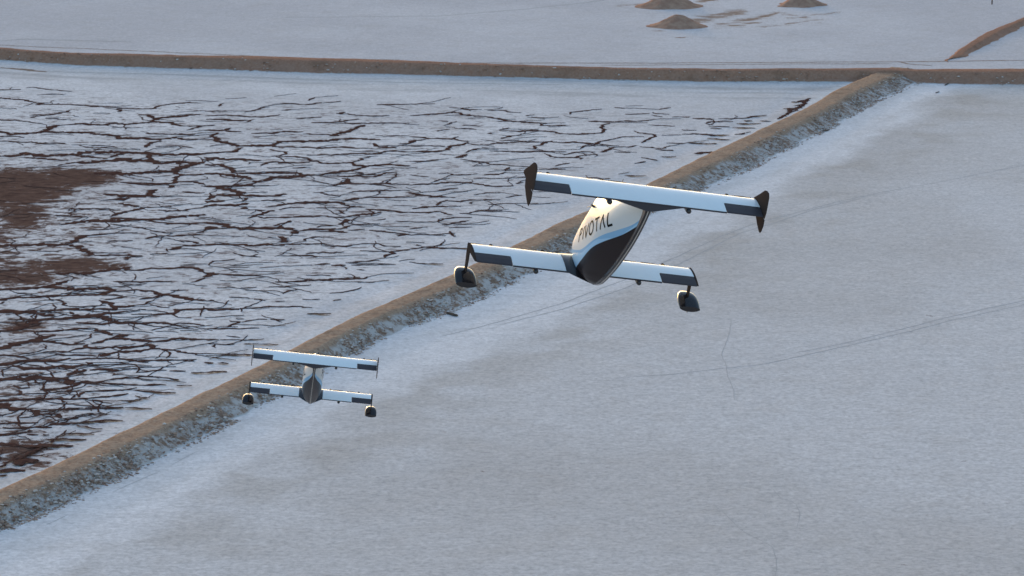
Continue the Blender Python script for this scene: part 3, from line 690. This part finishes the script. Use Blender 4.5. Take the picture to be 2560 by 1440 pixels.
# ------------------------------------------------------------------ low scrub and clods on the levee slopes
def clumps(name, places, sizes, mat, label):
    ico = bmesh.new(); bmesh.ops.create_icosphere(ico, subdivisions=1, radius=1.0)
    iv = np.array([v.co[:] for v in ico.verts]); ifc = np.array([[v.index for v in f.verts] for f in ico.faces]); ico.free()
    n = len(places)
    jit = 1 + rng.uniform(-.45, .45, (n, len(iv), 1))
    V = iv[None] * jit * sizes[:, None, :] + places[:, None, :]
    F = ifc[None] + (np.arange(n) * len(iv))[:, None, None]
    me = mesh_from(name, V.reshape(-1, 3), F.reshape(-1, 3), False)
    attr(me, "tone", np.repeat(rng.random(n), len(iv)))
    obj(name, me, mat, kind="stuff", label=label)


def scatter(nm_, line, h, cnt, lo, hi, smin, smax, mat, label, seed, patch):
    idx = rng.integers(0, len(line), cnt * 5); a = rng.uniform(0, 1, cnt * 5) ** 1.25 * (hi - lo) + lo
    t = np.array([line[i][0] for i in idx]); c = np.array([line[i][1] for i in idx])
    q = t + (c - t) * a[:, None] + rng.normal(0, .15, (len(idx), 2))
    keep = fbm(q[:, 0] / 3.0, q[:, 1] / 5.0, seed) + 0.10 * rng.normal(size=len(idx)) > patch
    q = q[keep][:cnt]; a = a[keep][:cnt]
    zprof = np.interp(a, [-.25, 0, .10, .21, .32, .42, .51, .60, .80, 1], [-.12, 0, .1, .28, .5, .74, .90, .945, .97, 1]) * h
    s = rng.uniform(smin, smax, len(q)) * (0.6 + 0.8 * rng.random(len(q)) ** 2)
    P = np.column_stack([q, np.maximum(zprof, 0) + 0.05 * s]); S = np.column_stack([s * rng.uniform(.8, 1.5, len(q)), s * rng.uniform(.8, 1.5, len(q)), s * rng.uniform(.3, .6, len(q))])
    clumps(nm_, P, S, mat, label)


vis = [l for l in line if 195 < l[0][1] < 425]
scatter("levee_scrub", vis, LEVEE_H, 9500, -0.14, 0.50, 0.04, 0.13, M['scrub_a'], "low rust brown scrub along the foot of the diagonal levee", 5, 0.52)
scatter("levee_clods", vis, LEVEE_H, 2500, 0.05, 0.60, 0.05, 0.11, M['scrub_a'], "small clods of soil on the diagonal levee", 15, 0.48)
scatter("far_levee_scrub", [l for l in fl if abs(l[0][0]) < 90], FAR_H, 900, 0.0, 0.6, 0.06, 0.16, M['scrub_a'], "low brown scrub on the far levee", 25, 0.50)

# ------------------------------------------------------------------ aircraft (local frame: X right, Y forward along the wing chord, Z up; origin = rear wing trailing edge centre)
CH, STAG, DROP, HALF = 0.62, 1.80, 2.352, 2.05
AL = math.radians(18.0); ca, sa = math.cos(AL), math.sin(AL)


def towing(y, z): return y * ca + z * sa, -y * sa + z * ca


HT = np.array([[-1.79, 2.02, 2.40, .03], [-1.74, 1.84, 2.65, .12], [-1.65, 1.66, 2.90, .20], [-1.50, 1.42, 3.12, .265], [-1.30, 1.14, 3.18, .315],
               [-1.05, .84, 3.04, .33], [-.80, .57, 2.82, .33], [-.55, .34, 2.56, .325], [-.35, .18, 2.42, .275], [-.20, .08, 2.20, .20], [-.09, .03, 2.05, .11], [-.04, 0, 1.95, .04]])
FP = 0.42


def hprof(z):
    zz = HT[:, 0]; z = np.asarray(z, float)
    i = np.clip(np.searchsorted(zz, z) - 1, 0, len(zz) - 2); h = zz[i + 1] - zz[i]; t = np.clip((z - zz[i]) / h, 0, 1)
    out = []
    for c in (1, 2, 3):
        v = HT[:, c]; m_ = np.gradient(v, zz)
        out.append((2 * t ** 3 - 3 * t ** 2 + 1) * v[i] + (t ** 3 - 2 * t ** 2 + t) * h * m_[i] + (-2 * t ** 3 + 3 * t ** 2) * v[i + 1] + (t ** 3 - t ** 2) * h * m_[i + 1])
    return out


def hg(f):
    f = np.clip(f, 0, 1)
    return np.where(f < FP, np.sin(np.pi / 2 * np.clip(f / FP, 0, 1)), np.sqrt(np.clip(1 - np.clip((f - FP) / (1 - FP), 0, 1) ** 2.2, 0, 1)))


def hwid(y, z):
    yt, yf, w = hprof(z)
    return w * hg((y - yt) / (yf - yt)) * .97 + .012


def fuselage_mesh():
    zs = np.concatenate([np.linspace(-1.79, -1.70, 10, endpoint=False), np.linspace(-1.70, -.20, 110, endpoint=False), np.linspace(-.20, -.04, 14)])
    f = np.concatenate([np.linspace(0, FP, 60, endpoint=False), FP + (1 - FP) * np.sin(np.linspace(0, math.pi / 2, 40))])
    V, A, B, Cc = [], [], [], []
    wb = np.array([(.0, -.14), (.10, -.22), (.3, -.38), (.48, -.49), (.67, -.57), (.87, -.66), (1.14, -.76), (1.41, -.88), (1.71, -1.03), (1.99, -1.18), (2.2, -1.25), (2.56, -1.31), (3.3, -1.37)])
    bd = np.array([(.0, -.17), (.15, -.31), (.25, -.41), (.41, -.51), (.6, -.63), (.8, -.73), (1.02, -.82), (1.32, -.95), (1.58, -1.07), (1.79, -1.21), (1.97, -1.34), (2.34, -1.53), (2.6, -1.64), (3.3, -1.8)])
    md = np.array([(.0, -.2), (.8, -.75), (1.3, -.88), (1.46, -.92), (1.7, -1.08), (2.05, -1.27), (2.62, -1.42), (3.3, -1.5)])

    def smooth(tab, y):
        k = np.linspace(-.12, .12, 9)
        return np.mean([np.interp(y + q, tab[:, 0], tab[:, 1]) for q in k], axis=0)
    for z in zs:
        yt, yf, w = hprof(z)
        y = yt + f * (yf - yt); x = w * hg(f) * .97 + .012
        x[-1] = 0.0
        yy = np.concatenate([y, y[-2::-1]]); xx = np.concatenate([-x, x[-2::-1]])
        Yw, Zw = towing(yy, z)
        V.append(np.column_stack([xx, Yw, Zw]))
        A.append(z - smooth(wb, yy)); B.append(z - smooth(bd, yy)); Cc.append(z - smooth(md, yy))
    nc = len(V[0])
    F = grid_faces(len(zs), nc, 0, True)
    V = np.vstack(V)
    F = [f_[::-1] for f_ in F]
    F.append(tuple(range(nc - 1, -1, -1))[::-1]); F.append(tuple(range((len(zs) - 1) * nc, len(zs) * nc))[::-1])
    me = mesh_from("fuselage", V, F)
    attr(me, "paint_white", np.concatenate(A)); attr(me, "paint_dark", np.concatenate(B)); attr(me, "paint_mid", np.concatenate(Cc))
    return me


def letters_mesh(side):
    """PIVOTAL as painted strokes lying on the hull side"""
    H_ = 0.235; sw = 0.038
    S = []

    def stroke(a, b): S.append([a, b])
    # advance positions along the baseline
    stroke((0.015, 0), (0.015, 1)); S.append([(0.015, .98), (.09, .97), (.135, .86), (.135, .66), (.09, .54), (.015, .53)])
    stroke((0.255, 0), (0.255, 1))
    S.append([(.335, 1), (.425, 0), (.515, 1)])
    S.append([(.68 + .105 * math.sin(q), .5 + .49 * math.cos(q)) for q in np.linspace(0, 2 * math.pi, 25)])
    stroke((.86, .97), (1.06, .97)); stroke((.96, 0), (.96, .97))
    S.append([(1.12, 0), (1.215, 1), (1.31, 0)])
    stroke((1.41, 1), (1.41, .03)); stroke((1.40, .03), (1.55, .03))
    d = np.array([-.93, .37]); u = np.array([.37, .93]); O = np.array([2.335, -1.135])
    V, F = [], []
    for pl in S:
        pl = np.array([[x, y * H_] for x, y in pl])
        if side > 0: pl = pl.copy()
        L = np.concatenate([[0], np.cumsum(np.linalg.norm(np.diff(pl, axis=0), axis=1))])
        brk = sorted(set(np.round(np.concatenate([L, np.linspace(0, L[-1], max(2, int(L[-1] / .02)))]), 5)))
        Q = np.column_stack([np.interp(brk, L, pl[:, 0]), np.interp(brk, L, pl[:, 1])])
        T = np.gradient(Q, axis=0); T /= np.linalg.norm(T, axis=1)[:, None]
        N = np.column_stack([-T[:, 1], T[:, 0]])
        off = len(V)
        for q, n in zip(Q, N):
            for e in (-.5, 0, .5):
                w2 = q + n * sw * e
                if side < 0: p2 = O + d * w2[0] + u * w2[1]
                else: p2 = O + d * (1.56 - w2[0]) + u * w2[1]
                x = hwid(p2[0], p2[1]) + 0.004
                Yw, Zw = towing(p2[0], p2[1])
                V.append((side * float(x), Yw, Zw))
        fs = grid_faces(len(Q), 3, off)
        F += [f_ if side < 0 else f_[::-1] for f_ in fs]
    return mesh_from("lettering", V, F)


def tail_mesh(hw, d0, d1, z0=-1.785, z1=-.10):
    zs = np.linspace(z0, z1, 60); V = []
    for z in zs:
        yt = hprof(z)[0]
        for x, y in ((-hw, yt + d1), (-hw, yt + d0 + .012), (-hw * .6, yt + d0), (hw * .6, yt + d0), (hw, yt + d0 + .012), (hw, yt + d1)):
            Yw, Zw = towing(y, z); V.append((x, float(Yw), float(Zw)))
    return mesh_from("tail", V, grid_faces(60, 6, 0, True) + [tuple(range(6)), tuple(range(59 * 6, 60 * 6))[::-1]], False)


def foil(n=26, th=0.16):
    """airfoil outline as (fraction of chord from the leading edge, height/chord): top from TE to LE, then bottom back"""
    b = np.linspace(0, math.pi, n); x = 0.5 * (1 - np.cos(b))
    yt = 5 * th * (.2969 * np.sqrt(x) - .126 * x - .3516 * x ** 2 + .2843 * x ** 3 - .1036 * x ** 4)
    cam_ = 0.02 * (1 - (2 * x - 0.9) ** 2)
    top = np.column_stack([x, yt + cam_])[::-1]; bot = np.column_stack([x, -yt * 0.8 + cam_])[1:]
    return np.vstack([top, bot])


def loft(secs, closed=True):
    n = len(secs[0]); V = np.vstack(secs)
    F = grid_faces(len(secs), n, 0, True)
    F.append(tuple(range(n))); F.append(tuple(range((len(secs) - 1) * n, len(secs) * n))[::-1])
    return V, F


def merge(parts):
    V, F = [], []
    for v, f in parts:
        o_ = sum(len(a) for a in V); V.append(np.asarray(v)); F += [tuple(i + o_ for i in q) for q in f]
    return np.vstack(V), F


def fix(me):
    bm = bmesh.new(); bm.from_mesh(me); bmesh.ops.recalc_face_normals(bm, faces=bm.faces)
    for e in bm.edges:
        if len(e.link_faces) == 2 and e.calc_face_angle(0) > 0.7: e.smooth = False
    bm.to_mesh(me); bm.free(); return me


EL0, ELC = 1.372, 0.245        # elevon inner end and chord


def wing_mesh():
    A = foil()
    full = lambda x: np.column_stack([np.full(len(A), x), (1 - A[:, 0]) * CH, A[:, 1] * CH])
    B = A.copy(); lim = 1 - (ELC + .006) / CH
    top = B[B[:, 0] <= lim]

    def cut(x):
        t = [p for p in A[:26] if p[0] < lim]; b_ = [p for p in A[26:] if p[0] < lim]
        zt = np.interp(lim, A[:26][::-1, 0], A[:26][::-1, 1]); zb = np.interp(lim, np.r_[A[25:, 0]], A[25:, 1])
        q = np.array([(lim, zt)] + t + b_ + [(lim, zb)])
        return np.column_stack([np.full(len(q), x), (1 - q[:, 0]) * CH, q[:, 1] * CH])
    parts = [loft([full(x) for x in np.linspace(-EL0, EL0, 9)])]
    for s in (-1, 1):
        parts.append(loft([cut(s * x) for x in np.linspace(EL0, HALF - .02, 4)]))
    V, F = merge(parts)
    me = fix(mesh_from("wing", V, F)); return me


def elevon_mesh(s):
    A = foil(); lim = 1 - ELC / CH
    zt = np.interp(lim, A[:26][::-1, 0], A[:26][::-1, 1]) * CH; zb = np.interp(lim, A[25:, 0], A[25:, 1]) * CH
    sec = lambda x: np.array([(x, ELC, zt), (x, ELC * .6, zt * .66 + .002), (x, .02, .008), (x, 0.0, -.004), (x, .0, -.012), (x, ELC * .5, zb * .6 - .006), (x, ELC, zb)])
    V, F = loft([sec(s * x) for x in (EL0 + .012, 1.6, 1.85, HALF - .022)])
    return fix(mesh_from("elevon", V, F, False))


def bar_mesh(x0, x1, y0, y1, z0, z1, name):
    V = [(x, y, z) for x in (x0, x1) for y in (y0, y1) for z in (z0, z1)]
    return fix(mesh_from(name, V, [(0, 1, 3, 2), (4, 6, 7, 5), (0, 4, 5, 1), (2, 3, 7, 6), (0, 2, 6, 4), (1, 5, 7, 3)], False))


def plate_mesh(name, poly, x, th):
    """lens-section plate in the YZ plane from an outline"""
    P = np.array(poly, float); c_ = P.mean(0)
    # densify
    Q = []
    for i in range(len(P)):
        a, b = P[i], P[(i + 1) % len(P)]
        for t in np.linspace(0, 1, 4, endpoint=False): Q.append(a + (b - a) * t)
    Q = np.array(Q)
    rings = [(1.0, 0.0), (.93, .55), (.75, .9), (.4, 1.0)]
    V = []
    for s in (1, -1):
        for k, t in rings:
            R_ = c_ + (Q - c_) * k
            V.append(np.column_stack([np.full(len(Q), x + s * th * .5 * t), R_]))
    n = len(Q); V = np.vstack(V)
    F = []
    for b in (0, 4):
        F += grid_faces(4, n, b * n, True); F.append(tuple(range((b + 3) * n, (b + 4) * n)))
    me = mesh_from(name, V, F)
    bm = bmesh.new(); bm.from_mesh(me); bmesh.ops.remove_doubles(bm, verts=bm.verts, dist=1e-5); bmesh.ops.recalc_face_normals(bm, faces=bm.faces)
    for e in bm.edges:
        if len(e.link_faces) == 2 and e.calc_face_angle(0) > 0.7: e.smooth = False
    bm.to_mesh(me); bm.free()
    return me


def hull_of(name, pts, smooth=False, bev=0.0):
    bm = bmesh.new()
    for p in pts: bm.verts.new(p)
    bmesh.ops.convex_hull(bm, input=bm.verts)
    if bev:
        bmesh.ops.bevel(bm, geom=list(bm.edges), offset=bev, segments=2, affect='EDGES')
    me = bpy.data.meshes.new(name); bm.to_mesh(me); bm.free()
    if smooth: me.polygons.foreach_set("use_smooth", [True] * len(me.polygons))
    return me


def bullet_mesh(name, x, y0, y1, z, r):
    V = []; st_ = [(0, .35), (.04, .75), (.12, 1), (.6, 1), (.85, .8), (1, .3)]
    for t, k in st_:
        for j in range(14):
            q = 2 * math.pi * j / 14; V.append((x + r * k * math.cos(q), y0 + (y1 - y0) * t, z + r * k * math.sin(q)))
    return fix(mesh_from(name, V, grid_faces(6, 14, 0, True) + [tuple(range(14)), tuple(range(70, 84))]))


def pod_mesh(x, y0, z0):
    """float pod: flat transom aft, bow forward; y0,z0 = stern bottom reference of the wing tip trailing edge"""
    V = []; n = 28; st_ = np.linspace(0, 1, 14)
    for t in st_:
        k = max(1 - t ** 2.6, 0.0) ** 0.5
        hw = .205 * (0.93 + .07 * math.sin(t * 2.6)) * max(k, .06)
        zt = float(np.interp(t, [0, .12, .3, .5, .7, .9, 1], [-.475, -.445, -.405, -.375, -.37, -.40, -.44])); zb = -.575 + .13 * t ** 1.7
        zc = (zt + zb) / 2; hz = max((zt - zb) / 2, .006)
        for j in range(n):
            q = 2 * math.pi * j / n; cx, cz = math.cos(q), math.sin(q)
            px_ = math.copysign(abs(cx) ** .75, cx); pz = math.copysign(abs(cz) ** .8, cz)
            wk = 1.0 if pz > 0 else 1 - .34 * abs(pz)
            V.append((x + hw * px_ * wk, y0 + .10 + .50 * t, z0 + zc + hz * pz))
    return fix(mesh_from("pod", V, grid_faces(14, n, 0, True) + [tuple(range(n)), tuple(range(13 * n, 14 * n))]))


def rotor_meshes():
    V = []
    for y, r in ((-.10, .030), (-.02, .036), (0.0, .038), (.05, .034), (.085, .02), (.10, .004)):
        for j in range(14):
            q = 2 * math.pi * j / 14; V.append((r * math.cos(q), y, r * math.sin(q)))
    hub = fix(mesh_from("rotor", V, grid_faces(6, 14, 0, True) + [tuple(range(14)), tuple(range(70, 84))]))
    V = []
    for t in np.linspace(0, 1, 12):
        r = .03 + .40 * t; c_ = (.020 + .030 * math.sin(min(t * 1.25, 1) * math.pi * .75 + .2)) * (1 - .55 * t ** 3); tw = math.radians(38 - 24 * t)
        for e, th in ((-.5, 0), (-.1, .004), (.5, 0), (-.1, -.003)):
            V.append((r, .02 + c_ * e * math.sin(tw) + th * math.cos(tw), c_ * e * math.cos(tw) - th * math.sin(tw)))
    blade = fix(mesh_from("blade", V, grid_faces(12, 4, 0, True) + [(0, 1, 2, 3), (44, 45, 46, 47)]))
    return hub, blade


BASE = Vector((0.0, 1.44, -2.345))


def make_aircraft():
    root = bpy.data.objects.new("tandem_wing_aircraft", None); C.objects.link(root)
    L0 = Matrix.Translation(-BASE)

    def part(name, me, mat, parent=None, loc=(0, 0, 0)):
        o_ = obj(name, me, mat, parent or root)
        o_.location = (Vector(loc) - BASE) if parent is None else Vector(loc)
        return o_
    fus = part("fuselage", fix(fuselage_mesh()), M['hull'])
    for s in (-1, 1): part("lettering", letters_mesh(s), M['letter'], fus)
    part("tail_edge", fix(tail_mesh(.045, -.03, .16)), M['dark'])
    part("tail_strip", fix(tail_mesh(.013, -.036, .0)), M['strip'])
    # dark fairing under the rear wing
    part("rear_fairing", hull_of("rear_fairing", [(-.60, -.004, -.016), (.60, -.004, -.016), (-.60, .02, -.03), (.60, .02, -.03), (-.3, .45, -.04), (.3, .45, -.04), (-.055, -.055, -.125), (.055, -.055, -.125), (-.05, .35, -.17), (.05, .35, -.17)]), M['slate'])
    # dark centre section of the front wing, trailing edge swept back to the keel
    A = foil(26, .16); secs = []
    for x in np.linspace(-.40, .40, 17):
        k = 1 - (abs(x) / .40) ** 1.15
        yt = STAG - (.36 * k) - .004; yl = STAG + CH + .03 * k
        ch = yl - yt; thk = 1.06 + .35 * k
        secs.append(np.column_stack([np.full(len(A), x), yl - A[:, 0] * ch, -DROP + A[:, 1] * CH * thk + .0]))
    V, F = loft(secs)
    part("centre_section", fix(mesh_from("centre_section", V, F)), M['dark'])
    # wings
    wm = wing_mesh(); em = {s: elevon_mesh(s) for s in (-1, 1)}; te = bar_mesh(-EL0, EL0, -.006, .010, -.020, .0035, "trailing_edge")
    for loc in ((0, 0, 0), (0, STAG, -DROP)):
        w = part("wing", wm, M['white'], None, loc)
        for s in (-1, 1): part("elevon", em[s], M['slate'], w)
        part("trailing_edge", te, M['slate'], w)
    for s in (-1, 1):
        part("winglet", plate_mesh("winglet", [(.655, -.03), (.645, .03), (.45, .20), (.30, .345), (.20, .385), (.10, .392), (.045, .34), (.01, .22), (-.03, .08), (-.028, -.03), (.2, -.05)], s * HALF, .030), M['tip'])
        part("ventral_fin", plate_mesh("ventral_fin", [(.47, -.035), (.40, -.15), (.22, -.245), (.05, -.312), (-.01, -.308), (-.05, -.25), (-.062, -.15), (-.03, -.045), (.2, -.03)], s * (HALF + .004), .026), M['tip'])
        # front wing tip: cap, strut, brace, float pod, skeg
        Af = foil(26, .17)
        cap = [np.column_stack([np.full(len(Af), s * (HALF - .02 + dx)), STAG + CH * .5 + (.5 - Af[:, 0]) * CH * k + .004, -DROP + Af[:, 1] * CH * (1.04 * k)]) for dx, k in ((0, 1.02), (.02, 1.02), (.036, .96), (.042, .8))]
        V, F = loft(cap); part("tip_cap", fix(mesh_from("tip_cap", V, F)), M['tip'])
        xo = s * (HALF + .014)
        part("strut", plate_mesh("strut", [(STAG + .60, -DROP + .05), (STAG + .50, -DROP + .06), (STAG + .40, -DROP - .02), (STAG + .34, -DROP - .20), (STAG + .30, -DROP - .42), (STAG + .40, -DROP - .42), (STAG + .47, -DROP - .25), (STAG + .56, -DROP - .08)], xo, .034), M['tip'])
        part("pod", pod_mesh(s * (HALF + .02), STAG, -DROP), M['dark'])
        part("skeg", plate_mesh("skeg", [(STAG + .36, -DROP - .53), (STAG + .17, -DROP - .56), (STAG + .17, -DROP - .635), (STAG + .22, -DROP - .65), (STAG + .28, -DROP - .62)], s * (HALF + .02), .02), M['strip'])
        part("bumper", bullet_mesh("bumper", s * .70, -.055, .26, -.058, .045), M['dark'])
        part("bumper", bullet_mesh("bumper", s * .95, STAG - .055, STAG + .26, -DROP - .058, .045), M['dark'])
    # canopy antenna with two thin whips
    Yw, Zw = towing(1.99, -.43)
    a = np.array([-.275, Yw, Zw]); segs = []
    def rod(p, q, r0, r1):
        p = np.array(p, float); q = np.array(q, float); d = (q - p) / np.linalg.norm(q - p); h_ = np.cross(d, [0.3, .2, 1]); h_ /= np.linalg.norm(h_); g_ = np.cross(d, h_)
        V = []
        for c_, r in ((p, r0), (q, r1)):
            for j in range(6): V.append(c_ + r * (h_ * math.cos(j * math.pi / 3) + g_ * math.sin(j * math.pi / 3)))
        return np.array(V), grid_faces(2, 6, 0, True) + [tuple(range(6)), tuple(range(6, 12))]
    V, F = merge([rod(a + (.05, 0, -.03), a + (-.035, 0, .02), .022, .022), rod(a, a + (-.105, .02, -.05), .007, .004), rod(a, a + (.12, -.02, .085), .007, .004)])
    part("antenna", fix(mesh_from("antenna", V, F, False)), M['dark'])
    V, F = merge([rod((.10, 1.75, -.62), (.115, 1.74, -.44), .008, .005), rod((.10, 1.75, -.60), (.10, 1.75, -.55), .02, .02)])
    part("antenna", fix(mesh_from("antenna", V, F, False)), M['dark'])
    hub, blade = rotor_meshes()
    for wi, (yy, zz_) in enumerate(((CH, -.045), (STAG + CH, -DROP - .045))):
        for x in (-1.6, -.65, .65, 1.6):
            r_ = part("rotor", hub, M['tip'], None, (x, yy + .075, zz_))
            r_.rotation_euler = (0, ROT[wi][x], 0)
            for k in (0, 1):
                b_ = obj("blade", blade, M['tip'], r_); b_.rotation_euler = (0, math.pi * k, 0)
    return root


ROT = ({-1.6: .04, -.65: -.05, .65: .03, 1.6: -.05}, {-1.6: .05, -.65: .02, .65: -.04, 1.6: .06})


def pose(root, yaw, pitch, roll, t):
    m_ = Matrix.Rotation(math.radians(yaw), 4, 'Z') @ Matrix.Rotation(math.radians(pitch), 4, 'X') @ Matrix.Rotation(math.radians(roll), 4, 'Y')
    root.matrix_world = Matrix.Translation(Vector(t) + (m_.to_3x3() @ BASE)) @ m_


def copy_tree(o_, parent=None):
    c_ = o_.copy(); C.objects.link(c_)
    c_.parent = parent
    for ch in list(o_.children):
        copy_tree(ch, c_)
    return c_


near = make_aircraft()
far_a = copy_tree(near)
pose(near, 13.562, 18.322, 9.787, (2.2808, 52.606, 45.9155))
pose(far_a, 0.656, 17.29, 6.9285, (-6.4371, 103.025, 31.8718))
for r_, lab in ((near, "larger white and black tandem wing aircraft banking with lettering showing on its hull"),
                (far_a, "smaller tandem wing aircraft flying ahead, seen squarely from behind over the diagonal levee")):
    r_["label"] = lab; r_["category"] = "aircraft"; r_["group"] = "aircraft flying in formation"
